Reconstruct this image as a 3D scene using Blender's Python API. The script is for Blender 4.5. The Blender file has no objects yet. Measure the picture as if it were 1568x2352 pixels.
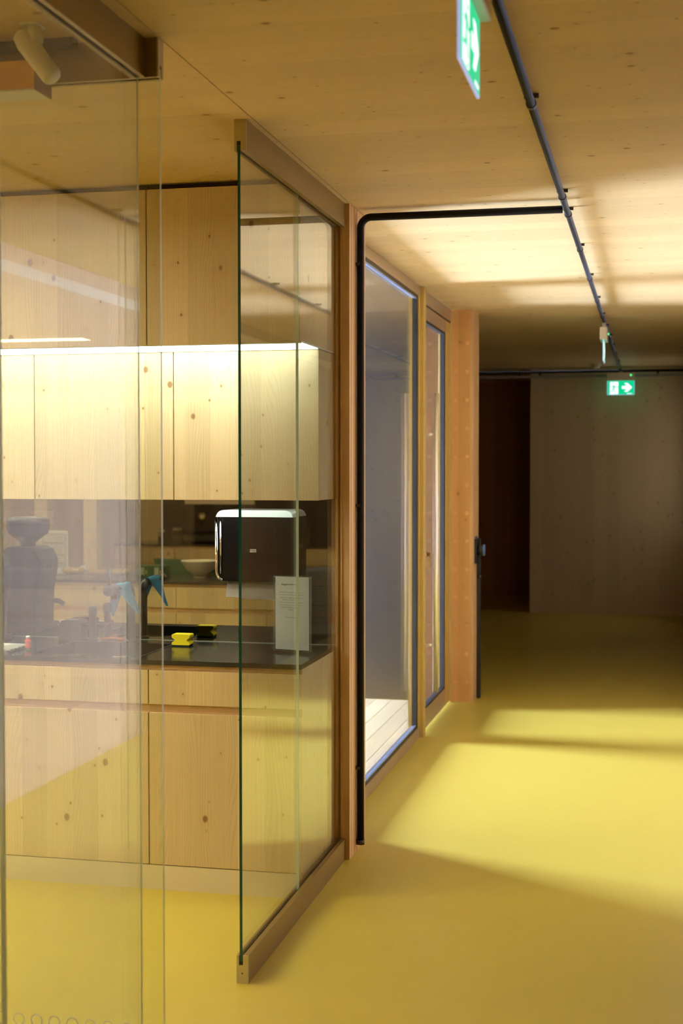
import bpy, bmesh, math, random
from mathutils import Vector, Matrix
random.seed(4)
S = bpy.context.scene
COL = S.collection
PI = math.pi

# ------------------------------------------------------------------ camera
CAMR = ((0.97575497663608, 0.006870730069420831, -0.21875789960190242),
        (0.2188654436927214, -0.03235898422514783, 0.9752183415508061),
        (-0.0003783214388005944, -0.9994526948326418, -0.03307820528171312))
cd = bpy.data.cameras.new('camera')
cd.sensor_fit = 'VERTICAL'; cd.sensor_height = 36.0
cd.lens = 36.0 * 3180.86 / 2352
cd.dof.use_dof = True; cd.dof.focus_distance = 5.15; cd.dof.aperture_fstop = 4.0
cam = bpy.data.objects.new('camera', cd); COL.objects.link(cam)
xa = [r[0] for r in CAMR]; ya = [-r[1] for r in CAMR]; za = [-r[2] for r in CAMR]
cam.matrix_world = Matrix(((xa[0], ya[0], za[0], 0), (xa[1], ya[1], za[1], 0), (xa[2], ya[2], za[2], 1.62), (0, 0, 0, 1)))
S.camera = cam

# ------------------------------------------------------------------ world, lights, exposure
SKY = 335.0          # overcast daylight outside the side room's window
LAMP = 40.0          # linear lamps in the room behind the camera
LED = 7.0          # strip under the top cupboards
w = bpy.data.worlds.new('world'); S.world = w; w.use_nodes = True
bg = w.node_tree.nodes['Background']
bg.inputs[0].default_value = (0.74, 0.91, 1.38, 1); bg.inputs[1].default_value = SKY
p3 = bpy.data.lights.new('added_window_portal', 'AREA'); p3.shape = 'RECTANGLE'; p3.size = 1.4; p3.size_y = 1.1; p3.cycles.is_portal = True  # samples daylight through the window added at the far end
po3 = bpy.data.objects.new('added_window_portal', p3); COL.objects.link(po3)
po3.location = (0.66, 14.525, 1.625); po3.rotation_euler = (0, PI / 2, 0)
pl = bpy.data.lights.new('window_portal', 'AREA'); pl.shape = 'RECTANGLE'; pl.size = 2.62; pl.size_y = 1.9
pl.cycles.is_portal = True
po = bpy.data.objects.new('window_portal', pl); COL.objects.link(po)
po.location = (-6.59, 8.485, 1.335); po.rotation_euler = (0, -PI / 2, 0)
vs = S.view_settings
vs.view_transform = 'Standard'; vs.look = 'None'; vs.gamma = 1.0; vs.use_curve_mapping = False
vs.exposure = 0.0
cy = S.cycles
cy.max_bounces = 7; cy.diffuse_bounces = 4; cy.glossy_bounces = 5; cy.transparent_max_bounces = 20
cy.transmission_bounces = 2; cy.sample_clamp_indirect = 6.0; cy.caustics_reflective = False
cy.use_denoising = True; cy.use_adaptive_sampling = True; cy.adaptive_threshold = 0.05; cy.time_limit = 1150

# ------------------------------------------------------------------ materials
MATS = {}
def nt(name):
    m = bpy.data.materials.new(name); m.use_nodes = True; m.node_tree.nodes.clear()
    MATS[name] = m
    return m, m.node_tree.nodes, m.node_tree.links
def plain(name, col, rough=0.5, metal=0.0, emit=None, strength=0.0, coat=0.0, spec=0.5, noise=0.0):
    m, N, L = nt(name)
    p = N.new('ShaderNodeBsdfPrincipled'); o = N.new('ShaderNodeOutputMaterial')
    p.inputs['Base Color'].default_value = (*col, 1); p.inputs['Roughness'].default_value = rough
    p.inputs['Metallic'].default_value = metal; p.inputs['Coat Weight'].default_value = coat
    p.inputs['Specular IOR Level'].default_value = spec
    if emit:
        p.inputs['Emission Color'].default_value = (*emit, 1); p.inputs['Emission Strength'].default_value = strength
    if noise:
        tc = N.new('ShaderNodeTexCoord'); n = N.new('ShaderNodeTexNoise'); n.inputs['Scale'].default_value = 9; n.inputs['Detail'].default_value = 4
        L.new(tc.outputs['Object'], n.inputs['Vector'])
        mx = N.new('ShaderNodeMix'); mx.data_type = 'RGBA'
        mx.inputs[6].default_value = (*[c * (1 - noise) for c in col], 1); mx.inputs[7].default_value = (*[min(1, c * (1 + noise)) for c in col], 1)
        L.new(n.outputs['Fac'], mx.inputs[0]); L.new(mx.outputs[2], p.inputs['Base Color'])
        b = N.new('ShaderNodeBump'); b.inputs['Strength'].default_value = 0.05; L.new(n.outputs['Fac'], b.inputs['Height']); L.new(b.outputs[0], p.inputs['Normal'])
    L.new(p.outputs[0], o.inputs[0])
    return m

def wood(name, base, streak, grain='Z', strip=0.1, knot=1.0, rough=0.55, knotcol=(0.20, 0.085, 0.025), tone=0.10, ring=0.9, spec=0.35, kd=1.0):
    """solid softwood: laminated strips, streaky grain, round knots"""
    m, N, L = nt(name)
    def mth(op, a, b=None, c=None):
        n = N.new('ShaderNodeMath'); n.operation = op
        for i, v in enumerate((a, b, c)):
            if v is None: continue
            if isinstance(v, (int, float)): n.inputs[i].default_value = v
            else: L.new(v, n.inputs[i])
        return n.outputs[0]
    def comb(a, b, c):
        n = N.new('ShaderNodeCombineXYZ')
        for i, v in enumerate((a, b, c)):
            if isinstance(v, (int, float)): n.inputs[i].default_value = v
            else: L.new(v, n.inputs[i])
        return n.outputs[0]
    tc = N.new('ShaderNodeTexCoord'); oi = N.new('ShaderNodeObjectInfo')
    sp = N.new('ShaderNodeSeparateXYZ'); L.new(tc.outputs['Object'], sp.inputs[0])
    ax = {'X': (1, 2, 0), 'Y': (0, 2, 1), 'Z': (0, 1, 2)}[grain]
    r = oi.outputs['Random']
    u = mth('ADD', sp.outputs[ax[0]], mth('MULTIPLY', r, 17.3))
    v = mth('ADD', sp.outputs[ax[1]], mth('MULTIPLY', r, 31.7))
    g = mth('ADD', sp.outputs[ax[2]], mth('MULTIPLY', r, 23.1))
    ac = mth('ADD', u, v)
    idx = mth('FLOOR', mth('DIVIDE', ac, strip))
    wn = N.new('ShaderNodeTexWhiteNoise'); wn.noise_dimensions = '1D'; L.new(idx, wn.inputs['W'])
    rnd = wn.outputs['Value']
    gs = mth('ADD', g, mth('MULTIPLY', rnd, 9.0))
    # fine streaks
    n1 = N.new('ShaderNodeTexNoise'); n1.inputs['Scale'].default_value = 1; n1.inputs['Detail'].default_value = 3
    L.new(comb(mth('MULTIPLY', u, 120), mth('MULTIPLY', v, 120), mth('MULTIPLY', gs, 2.2)), n1.inputs['Vector'])
    # growth rings, bent by a slow noise
    n2 = N.new('ShaderNodeTexNoise'); n2.inputs['Scale'].default_value = 1; n2.inputs['Detail'].default_value = 1
    L.new(comb(mth('MULTIPLY', ac, 7), 0.0, mth('MULTIPLY', gs, 1.1)), n2.inputs['Vector'])
    ph = mth('ADD', mth('MULTIPLY', ac, 800), mth('MULTIPLY', n2.outputs['Fac'], 130))
    rg = mth('POWER', mth('MULTIPLY_ADD', mth('SINE', ph), 0.5, 0.5), 3.0)
    # knots (two sizes)
    def knots(sc, rad, along):
        vo = N.new('ShaderNodeTexVoronoi'); vo.inputs['Scale'].default_value = 1; vo.feature = 'F1'
        L.new(comb(mth('MULTIPLY', u, sc), mth('MULTIPLY', v, sc), mth('MULTIPLY', g, sc * along)), vo.inputs['Vector'])
        mr = N.new('ShaderNodeMapRange'); mr.inputs[1].default_value = rad; mr.inputs[2].default_value = rad * 0.62
        L.new(vo.outputs['Distance'], mr.inputs[0])
        hl = N.new('ShaderNodeMapRange'); hl.inputs[1].default_value = rad * 3.2; hl.inputs[2].default_value = rad
        L.new(vo.outputs['Distance'], hl.inputs[0])
        return mr.outputs[0], hl.outputs[0]
    k1, h1 = knots(5.2 * kd, 0.082, 0.75); k2, h2 = knots(11.0 * kd, 0.075, 0.8)
    kk = mth('MULTIPLY', mth('MAXIMUM', k1, mth('MULTIPLY', k2, 0.85)), knot)
    hh = mth('MAXIMUM', h1, h2)
    f = mth('ADD', mth('MULTIPLY', rg, ring * 0.45), mth('MULTIPLY', mth('SUBTRACT', n1.outputs['Fac'], 0.35), 0.75))
    f = mth('ADD', f, mth('MULTIPLY', hh, 0.22 * knot))
    n3 = N.new('ShaderNodeTexNoise'); n3.inputs['Scale'].default_value = 1.7; n3.inputs['Detail'].default_value = 2
    L.new(comb(u, v, mth('MULTIPLY', g, 0.5)), n3.inputs['Vector'])
    f = mth('ADD', f, mth('MULTIPLY', mth('SUBTRACT', n3.outputs['Fac'], 0.5), 0.5))
    cl = N.new('ShaderNodeClamp'); L.new(f, cl.inputs[0])
    mx = N.new('ShaderNodeMix'); mx.data_type = 'RGBA'
    mx.inputs[6].default_value = (*base, 1); mx.inputs[7].default_value = (*streak, 1); L.new(cl.outputs[0], mx.inputs[0])
    hs = N.new('ShaderNodeHueSaturation'); L.new(mx.outputs[2], hs.inputs['Color'])
    L.new(mth('MULTIPLY_ADD', rnd, 2 * tone, 1 - tone), hs.inputs['Value'])
    m2 = N.new('ShaderNodeMix'); m2.data_type = 'RGBA'; m2.inputs[7].default_value = (*knotcol, 1)
    L.new(hs.outputs[0], m2.inputs[6]); L.new(mth('MULTIPLY', kk, 0.8), m2.inputs[0])
    p = N.new('ShaderNodeBsdfPrincipled'); p.inputs['Roughness'].default_value = rough; p.inputs['Specular IOR Level'].default_value = spec
    L.new(m2.outputs[2], p.inputs['Base Color'])
    o = N.new('ShaderNodeOutputMaterial'); L.new(p.outputs[0], o.inputs[0])
    return m

def layered(name, c1, c2, axis, period, rough=0.6):
    """edge of a cross-laminated board: alternating layers"""
    m, N, L = nt(name)
    tc = N.new('ShaderNodeTexCoord'); sp = N.new('ShaderNodeSeparateXYZ'); L.new(tc.outputs['Object'], sp.inputs[0])
    mm = N.new('ShaderNodeMath'); mm.operation = 'MULTIPLY'; mm.inputs[1].default_value = 2 * PI / period
    L.new(sp.outputs['XYZ'.index(axis)], mm.inputs[0])
    sn = N.new('ShaderNodeMath'); sn.operation = 'SINE'; L.new(mm.outputs[0], sn.inputs[0])
    nz = N.new('ShaderNodeTexNoise'); nz.inputs['Scale'].default_value = 30
    mp = N.new('ShaderNodeMapping'); mp.inputs['Scale'].default_value = (1, 1, 0.06)
    L.new(tc.outputs['Object'], mp.inputs[0]); L.new(mp.outputs[0], nz.inputs['Vector'])
    ad = N.new('ShaderNodeMath'); ad.operation = 'MULTIPLY_ADD'; ad.inputs[1].default_value = 0.3; L.new(sn.outputs[0], ad.inputs[0]); L.new(nz.outputs['Fac'], ad.inputs[2])
    cr = N.new('ShaderNodeMapRange'); cr.inputs[1].default_value = 0.25; cr.inputs[2].default_value = 0.85; L.new(ad.outputs[0], cr.inputs[0])
    mx = N.new('ShaderNodeMix'); mx.data_type = 'RGBA'; mx.inputs[6].default_value = (*c1, 1); mx.inputs[7].default_value = (*c2, 1)
    L.new(cr.outputs[0], mx.inputs[0])
    p = N.new('ShaderNodeBsdfPrincipled'); p.inputs['Roughness'].default_value = rough; L.new(mx.outputs[2], p.inputs['Base Color'])
    o = N.new('ShaderNodeOutputMaterial'); L.new(p.outputs[0], o.inputs[0])
    return m

def glass(name, tint, f0=0.04, boost=1.0):
    """clear pane: Schlick reflection over a tinted see-through body (same from both sides)"""
    m, N, L = nt(name)
    g = N.new('ShaderNodeNewGeometry'); d = N.new('ShaderNodeVectorMath'); d.operation = 'DOT_PRODUCT'
    L.new(g.outputs['Normal'], d.inputs[0]); L.new(g.outputs['Incoming'], d.inputs[1])
    def mth(op, a, b):
        n = N.new('ShaderNodeMath'); n.operation = op
        for i, v in enumerate((a, b)):
            if isinstance(v, (int, float)): n.inputs[i].default_value = v
            elif v is not None: L.new(v, n.inputs[i])
        return n.outputs[0]
    c = mth('ABSOLUTE', d.outputs['Value'], None)
    f = mth('ADD', mth('MULTIPLY', mth('POWER', mth('SUBTRACT', 1.0, c), 5.0), (1 - f0) * boost), f0)
    t = N.new('ShaderNodeBsdfTransparent'); t.inputs[0].default_value = (*tint, 1)
    gl = N.new('ShaderNodeBsdfGlossy'); gl.inputs['Roughness'].default_value = 0.0; gl.inputs[0].default_value = (1, 1, 1, 1)
    mx = N.new('ShaderNodeMixShader'); L.new(f, mx.inputs[0]); L.new(t.outputs[0], mx.inputs[1]); L.new(gl.outputs[0], mx.inputs[2])
    o = N.new('ShaderNodeOutputMaterial'); L.new(mx.outputs[0], o.inputs[0])
    return m

SPR = (0.74, 0.60, 0.37); SPRD = (0.60, 0.43, 0.21)
wood('front_wood', SPR, SPRD, 'Z', 0.105, 1.0, kd=1.2)
wood('front_wood_h', (0.68, 0.48, 0.25), SPRD, 'X', 0.05, 0.4)
wood('rail_wood', (0.62, 0.42, 0.23), (0.42, 0.25, 0.12), 'X', 0.03, 0.25)
wood('ceiling_wood', (0.75, 0.57, 0.29), (0.59, 0.40, 0.155), 'X', 0.16, 1.0, tone=0.06, ring=0.3, kd=1.45, knotcol=(0.25, 0.13, 0.05))
wood('kitchen_ceiling_wood', (0.74, 0.56, 0.30), (0.58, 0.39, 0.165), 'X', 0.19, 0.9, tone=0.07, ring=0.3, kd=1.3, knotcol=(0.25, 0.13, 0.05))
wood('wall_wood', (0.66, 0.51, 0.32), (0.53, 0.38, 0.20), 'Z', 0.14, 1.0, ring=0.5, kd=1.7, tone=0.05)
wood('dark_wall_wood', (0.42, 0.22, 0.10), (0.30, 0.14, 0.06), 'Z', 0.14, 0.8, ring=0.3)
wood('post_wood', (0.70, 0.385, 0.12), (0.58, 0.285, 0.07), 'Z', 0.08, 0.9, ring=0.3)
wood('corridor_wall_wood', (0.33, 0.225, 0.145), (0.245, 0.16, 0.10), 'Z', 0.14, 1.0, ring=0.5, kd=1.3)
wood('shaded_wood', (0.040, 0.030, 0.020), (0.028, 0.021, 0.014), 'Z', 0.14, 0.9, ring=0.3, knotcol=(0.06, 0.05, 0.04))  # the side room's shade is put into this wood colour
wood('deck_wood', (0.72, 0.60, 0.38), (0.60, 0.46, 0.26), 'Y', 0.2, 0.5, ring=0.3)
wood('plug_wood', (0.76, 0.46, 0.19), (0.66, 0.37, 0.13), 'X', 0.05, 0.0)
layered('board_edge', (0.52, 0.30, 0.12), (0.76, 0.50, 0.24), 'Y', 0.055)
plain('plinth_pale', (0.74, 0.66, 0.48), 0.35, noise=0.04)
plain('gap_dark', (0.05, 0.028, 0.014), 0.8)
plain('groove_dark', (0.10, 0.06, 0.03), 0.8)
plain('floor_lino', (0.60, 0.480, 0.075), 0.38, spec=0.45, noise=0.03)
plain('rail_metal', (0.32, 0.22, 0.062), 0.40, 0.7)
plain('cap_metal', (0.58, 0.50, 0.30), 0.45, 0.4, noise=0.12)
plain('frame_metal', (0.50, 0.38, 0.27), 0.32, 0.55)
plain('frame_gold', (0.60, 0.43, 0.12), 0.4, 0.3)
plain('gasket', (0.012, 0.013, 0.016), 0.45)
plain('gasket_edge', (0.30, 0.36, 0.5), 0.25, 0.6)
plain('black_conduit', (0.006, 0.005, 0.004), 0.45, spec=0.2)
plain('conduit_clip', (0.03, 0.022, 0.018), 0.5)
plain('black_plastic', (0.012, 0.012, 0.014), 0.25)
plain('black_matt', (0.018, 0.017, 0.017), 0.55)
plain('steel', (0.90, 0.86, 0.80), 0.34, 0.9)
plain('chrome', (0.9, 0.92, 0.92), 0.05, 1.0)
plain('brass', (0.45, 0.30, 0.14), 0.3, 1.0)
plain('paper_tag', (0.66, 0.48, 0.22), 0.7)
plain('white_plastic', (0.78, 0.70, 0.58), 0.4)
plain('lamp_white', (0.86, 0.84, 0.76), 0.35)
plain('lamp_face', (0.85, 0.45, 0.015), 0.6)
plain('lamp_end', (0.33, 0.18, 0.05), 0.6)
plain('diffuser_off', (0.74, 0.72, 0.64), 0.5)
plain('diffuser_on', (0.9, 0.9, 0.85), 0.5, emit=(1.0, 0.83, 0.50), strength=LAMP)
plain('diffuser_fill', (0.9, 0.9, 0.85), 0.5, emit=(1.0, 0.88, 0.60), strength=LAMP * 1.7)  # glow of the added fill lamps that brighten the kitchen fronts
plain('led_on', (0.9, 0.95, 0.9), 0.5, emit=(0.88, 1.0, 0.93), strength=LED)
plain('led_worktop', (0.9, 0.95, 0.9), 0.5, emit=(0.93, 1.0, 0.93), strength=LED * 3.6)
plain('led_board', (0.93, 0.94, 0.90), 0.5)
plain('worktop_black', (0.020, 0.022, 0.022), 0.16, spec=0.6)
plain('mirror_dark', (0.50, 0.48, 0.42), 0.015, 1.0)
plain('mirror_edge', (0.55, 0.65, 0.6), 0.2, 0.3)
plain('sink_black', (0.014, 0.014, 0.015), 0.35)
plain('faucet_black', (0.020, 0.018, 0.017), 0.35)
plain('cloth_blue', (0.10, 0.42, 0.62), 0.85, noise=0.06)
plain('sponge_yellow', (0.86, 0.76, 0.01), 0.8, noise=0.05)
plain('scourer', (0.02, 0.03, 0.015), 0.95)
plain('dispenser_front', (0.010, 0.009, 0.009), 0.15, spec=0.28)
plain('dispenser_top', (0.86, 0.92, 0.90), 0.2)
plain('print_pale', (0.72, 0.70, 0.62), 0.6)
plain('paper', (0.86, 0.93, 1.0), 0.6)
plain('paper_towel', (0.80, 0.78, 0.74), 0.9)
plain('ink', (0.07, 0.06, 0.07), 0.7)
plain('ink_red', (0.45, 0.06, 0.04), 0.7)
plain('poster_grey', (0.42, 0.44, 0.44), 0.6)
plain('poster_panel', (0.60, 0.56, 0.50), 0.6)
plain('poster_white', (0.72, 0.70, 0.66), 0.6)
plain('orange_ink', (0.62, 0.14, 0.02), 0.6)
plain('skin_ink', (0.62, 0.40, 0.30), 0.6)
plain('hair_ink', (0.08, 0.05, 0.03), 0.6)
plain('bowl_clay', (0.70, 0.64, 0.48), 0.45, noise=0.05)
plain('box_green', (0.008, 0.085, 0.035), 0.5)
plain('box_label', (0.42, 0.48, 0.42), 0.5)
plain('box_yellow', (0.6, 0.55, 0.08), 0.5)
plain('bread', (0.72, 0.52, 0.20), 0.7, noise=0.2)
plain('red_plastic', (0.85, 0.10, 0.04), 0.4)
plain('orange_plastic', (0.75, 0.18, 0.03), 0.4)
plain('coffee', (0.08, 0.04, 0.02), 0.7)
plain('green_led', (0.05, 0.6, 0.2), 0.4, emit=(0.02, 1.0, 0.25), strength=3.0)
plain('sign_green', (0.0, 0.35, 0.18), 0.4, emit=(0.0, 0.70, 0.32), strength=0.9)
plain('sign_white', (0.8, 0.85, 0.85), 0.4, emit=(0.90, 0.95, 1.0), strength=1.25)
plain('sign_edge', (0.5, 0.6, 0.9), 0.2, emit=(0.42, 0.55, 1.0), strength=0.7)
for k_ in ('sign_white', 'sign_edge', 'green_led'): MATS[k_].cycles.emission_sampling = 'NONE'
plain('band_grey', (0.30, 0.28, 0.27), 0.5)
plain('ring_film', (0.80, 0.82, 0.76), 0.5)
plain('silicone', (0.60, 0.64, 0.56), 0.4)
plain('handle_blue', (0.10, 0.16, 0.30), 0.2)
glass('pane_clear', (0.955, 0.975, 0.955))
glass('pane_door', (0.93, 0.93, 0.92))
glass('pane_window', (0.97, 0.98, 0.98))
glass('pane_tinted', (0.062, 0.054, 0.040))
glass('acrylic', (0.95, 0.96, 0.96))
glass('jar_glass', (0.85, 0.90, 0.88))
glass('plastic_film', (0.93, 0.93, 0.90), 0.10)
plain('glass_edge_teal', (0.006, 0.085, 0.070), 0.12, spec=0.6)
plain('glass_edge_pale', (0.62, 0.78, 0.70), 0.2, spec=0.6)

# ------------------------------------------------------------------ helpers
WL = {}   # world location of things (axis-aligned parents)
def setp(o, label=None, cat=None, group=None, kind=None):
    if label: o['label'] = label
    if cat: o['category'] = cat
    if group: o['group'] = group
    if kind: o['kind'] = kind
    return o
def thing(name, loc, label, cat, group=None, kind=None):
    o = bpy.data.objects.new(name, None); COL.objects.link(o); o.location = loc; o.empty_display_size = 0.1
    WL[o] = Vector(loc)
    return setp(o, label, cat, group, kind)
def obj(name, bm, mat, parent=None, smooth=False, mats=None):
    """bm is in world coordinates; the origin goes to the bottom centre"""
    if smooth:
        for f in bm.faces: f.smooth = True
    bm.normal_update()
    vs_ = [v.co for v in bm.verts]
    lo = Vector((min(v[i] for v in vs_) for i in range(3))); hi = Vector((max(v[i] for v in vs_) for i in range(3)))
    org = Vector(((lo.x + hi.x) / 2, (lo.y + hi.y) / 2, lo.z))
    bmesh.ops.translate(bm, verts=bm.verts, vec=-org)
    me = bpy.data.meshes.new(name); bm.to_mesh(me); bm.free()
    for mm in ([mat] if not mats else mats): me.materials.append(MATS[mm])
    o = bpy.data.objects.new(name, me); COL.objects.link(o)
    WL[o] = org
    if parent is not None:
        o.parent = parent; o.location = org - WL[parent]
    else:
        o.location = org
    return o
def bxm(bm, x0, x1, y0, y1, z0, z1, mi=0):
    vs_ = [bm.verts.new((x, y, z)) for z in (z0, z1) for y in (y0, y1) for x in (x0, x1)]
    for q in ((0, 2, 3, 1), (4, 5, 7, 6), (0, 1, 5, 4), (2, 6, 7, 3), (0, 4, 6, 2), (1, 3, 7, 5)):
        f = bm.faces.new([vs_[i] for i in q]); f.material_index = mi
    return vs_
def box(name, x0, x1, y0, y1, z0, z1, mat, parent=None, bev=0.0, seg=1, smooth=False):
    bm = bmesh.new(); bxm(bm, x0, x1, y0, y1, z0, z1)
    if bev: bmesh.ops.bevel(bm, geom=list(bm.edges), offset=bev, segments=seg, affect='EDGES', profile=0.5)
    return obj(name, bm, mat, parent, smooth)
def boxes(name, lst, mat, parent=None):
    bm = bmesh.new()
    for b in lst: bxm(bm, *b)
    return obj(name, bm, mat, parent)
def tubem(bm, pts, r, n=12, cap=True):
    pts = [Vector(p) for p in pts]; rings = []
    rr = r if isinstance(r, (list, tuple)) else [r] * len(pts)
    prev = None
    for i, p in enumerate(pts):
        t = (pts[min(i + 1, len(pts) - 1)] - pts[max(i - 1, 0)]).normalized()
        if prev is None:
            a = Vector((0, 0, 1)) if abs(t.z) < 0.9 else Vector((1, 0, 0))
            s = t.cross(a).normalized()
        else:
            s = (prev - t * prev.dot(t)).normalized()
        prev = s; q = t.cross(s)
        rings.append([bm.verts.new(p + (s * math.cos(k * 2 * PI / n) + q * math.sin(k * 2 * PI / n)) * rr[i]) for k in range(n)])
    for a, b in zip(rings, rings[1:]):
        for k in range(n): bm.faces.new((a[k], a[(k + 1) % n], b[(k + 1) % n], b[k]))
    if cap:
        bm.faces.new(rings[0][::-1]); bm.faces.new(rings[-1])
def tube(name, pts, r, mat, parent=None, n=12):
    bm = bmesh.new(); tubem(bm, pts, r, n)
    return obj(name, bm, mat, parent, True)
def lathem(bm, prof, cx, cy_, n=24, sx=1.0, sy=1.0):
    rings = []
    for (r, z) in prof:
        rings.append([bm.verts.new((cx + sx * r * math.cos(k * 2 * PI / n), cy_ + sy * r * math.sin(k * 2 * PI / n), z)) for k in range(n)])
    for a, b in zip(rings, rings[1:]):
        for k in range(n): bm.faces.new((a[k], a[(k + 1) % n], b[(k + 1) % n], b[k]))
    bm.faces.new(rings[0][::-1]); bm.faces.new(rings[-1])
def lathe(name, prof, cx, cy_, mat, parent=None, n=24, sx=1.0, sy=1.0):
    bm = bmesh.new(); lathem(bm, prof, cx, cy_, n, sx, sy)
    return obj(name, bm, mat, parent, True)
def prism(name, poly, axis, a0, a1, mat, parent=None, smooth=False):
    """poly: 2-D outline; extruded along axis. axis 'Y': poly=(x,z); 'X': (y,z); 'Z': (x,y)"""
    bm = bmesh.new()
    def P(p, a): return {'Y': (p[0], a, p[1]), 'X': (a, p[0], p[1]), 'Z': (p[0], p[1], a)}[axis]
    A = [bm.verts.new(P(p, a0)) for p in poly]; B = [bm.verts.new(P(p, a1)) for p in poly]
    n = len(poly)
    for k in range(n): bm.faces.new((A[k], A[(k + 1) % n], B[(k + 1) % n], B[k]))
    bm.faces.new(A[::-1]); bm.faces.new(B)
    bmesh.ops.recalc_face_normals(bm, faces=bm.faces)
    return obj(name, bm, mat, parent, smooth)
def pane(name, x0, x1, y0, y1, z0, z1, mat, edge, parent):
    """glass sheet; the thin faces carry the edge colour"""
    bm = bmesh.new(); bxm(bm, x0, x1, y0, y1, z0, z1)
    bm.normal_update()
    thin = min(range(3), key=lambda i: (x1 - x0, y1 - y0, z1 - z0)[i])
    for f in bm.faces:
        f.material_index = 0 if abs(f.normal[thin]) > 0.9 else (1 if f.normal.y < -0.9 or edge != 'glass_edge_teal' else 2)
    return obj(name, bm, None, parent, mats=[mat, edge, 'glass_edge_pale'])
def text(name, s, size, loc, rot, mat, parent=None, align='CENTER', depth=0.0004):
    c = bpy.data.curves.new(name, 'FONT'); c.body = s; c.size = size; c.align_x = align; c.extrude = depth; c.resolution_u = 2
    t = bpy.data.objects.new(name, c); COL.objects.link(t)
    bpy.context.view_layer.update()
    me = bpy.data.meshes.new_from_object(t.evaluated_get(bpy.context.evaluated_depsgraph_get()))
    COL.objects.unlink(t); bpy.data.objects.remove(t)
    bm = bmesh.new(); bm.from_mesh(me); bpy.data.meshes.remove(me)
    M = Matrix.Translation(loc) @ rot
    bm.transform(M)
    return obj(name, bm, mat, parent)

# ------------------------------------------------------------------ setting
ZC = 2.684
XR = 0.50            # wall on the right of the corridor
YF = 15.377          # far wall
fl = thing('floor', (-1, 6, -0.1), 'smooth mustard yellow floor running down the corridor and into the kitchenette', 'floor', kind='structure')
boxes('floor_covering', [(-5.2, XR + 0.2, -5.2, 5.84, -0.1, 0.0), (-1.40, XR + 0.2, 5.84, 9.42, -0.1, 0.0), (-4.2, XR + 0.2, 9.42, 17.8, -0.1, 0.0)], 'floor_lino', fl)
ce = thing('ceiling', (-1, 6, ZC), 'flat ceiling of pale knotty softwood panels', 'ceiling', kind='structure')
box('ceiling_panel', -1.2, XR + 0.2, -5.2, 9.42, ZC, ZC + 0.2, 'ceiling_wood', ce)
box('ceiling_panel', -5.2, -1.204, -5.2, 5.84, ZC, ZC + 0.2, 'kitchen_ceiling_wood', ce)
box('ceiling_panel', -4.2, XR + 0.2, 9.42, 17.8, ZC, ZC + 0.2, 'ceiling_wood', ce)
box('ceiling_panel', -6.8, -1.36, 5.84, 9.42, ZC, ZC + 0.2, 'shaded_wood', ce)  # side-room ceiling, darkened in colour to stand for shade
box('ceiling_panel', -1.36, -1.2, 5.84, 9.42, ZC, ZC + 0.2, 'ceiling_wood', ce)
box('joint_cover', -5.2, XR + 0.2, -5.2, 17.8, ZC + 0.2, ZC + 0.25, 'gap_dark', ce)

def wall(name, b, mat, label):
    return setp(box(name, *b, mat), label, 'wall', kind='structure')
wr = thing('wall_right', (XR + 0.1, 6, 0), 'long softwood wall on the right side of the corridor', 'wall', kind='structure')
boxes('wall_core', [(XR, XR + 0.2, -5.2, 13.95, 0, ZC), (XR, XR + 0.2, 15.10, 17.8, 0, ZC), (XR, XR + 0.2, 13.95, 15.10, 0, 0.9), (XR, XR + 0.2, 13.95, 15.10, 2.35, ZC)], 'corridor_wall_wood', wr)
w3 = thing('added_window', (XR + 0.1, 14.5, 0.9), 'added tinted window in the right wall, brightening the far end', 'window', kind='structure')  # unseen window, added to lift the light at the corridor's end
boxes('window_frame', [(XR + 0.08, XR + 0.14, 13.95, 14.0, 0.9, 2.35), (XR + 0.08, XR + 0.14, 15.05, 15.10, 0.9, 2.35), (XR + 0.08, XR + 0.14, 14.0, 15.05, 0.9, 0.95), (XR + 0.08, XR + 0.14, 14.0, 15.05, 2.30, 2.35)], 'frame_metal', w3)
box('pane', XR + 0.105, XR + 0.115, 14.0, 15.05, 0.95, 2.30, 'pane_tinted', w3)
wall('wall_far', (-1.315, XR, YF, 17.6, 0, ZC), 'wall_wood', 'dim knotty softwood wall closing the far end of the corridor')
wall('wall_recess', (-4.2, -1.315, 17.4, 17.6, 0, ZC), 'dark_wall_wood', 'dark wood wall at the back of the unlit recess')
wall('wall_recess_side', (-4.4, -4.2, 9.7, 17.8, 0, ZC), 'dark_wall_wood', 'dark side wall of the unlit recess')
wall('wall_rear', (-5.2, XR, -5.2, -5.0, 0, ZC), 'wall_wood', 'softwood wall at the end of the room behind the viewer')
wall('wall_left', (-5.2, -5.0, -5.0, 5.55, 0, ZC), 'wall_wood', 'softwood wall closing the kitchenette on the left')
# wall behind the kitchen, its layered end faces the corridor
wk = thing('wall_kitchen', (-3, 5.7, 0), 'softwood wall behind the kitchen whose layered end meets the corridor', 'wall', kind='structure')
box('wall_core', -6.8, -1.235, 5.56, 5.84, 0, ZC, 'wall_wood', wk)
box('wall_end_board', -1.235, -1.205, 5.52, 5.84, 0, ZC, 'board_edge', wk)
box('edge_trim', -1.262, -1.2352, 5.515, 5.559, 0, ZC, 'post_wood', wk)
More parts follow.
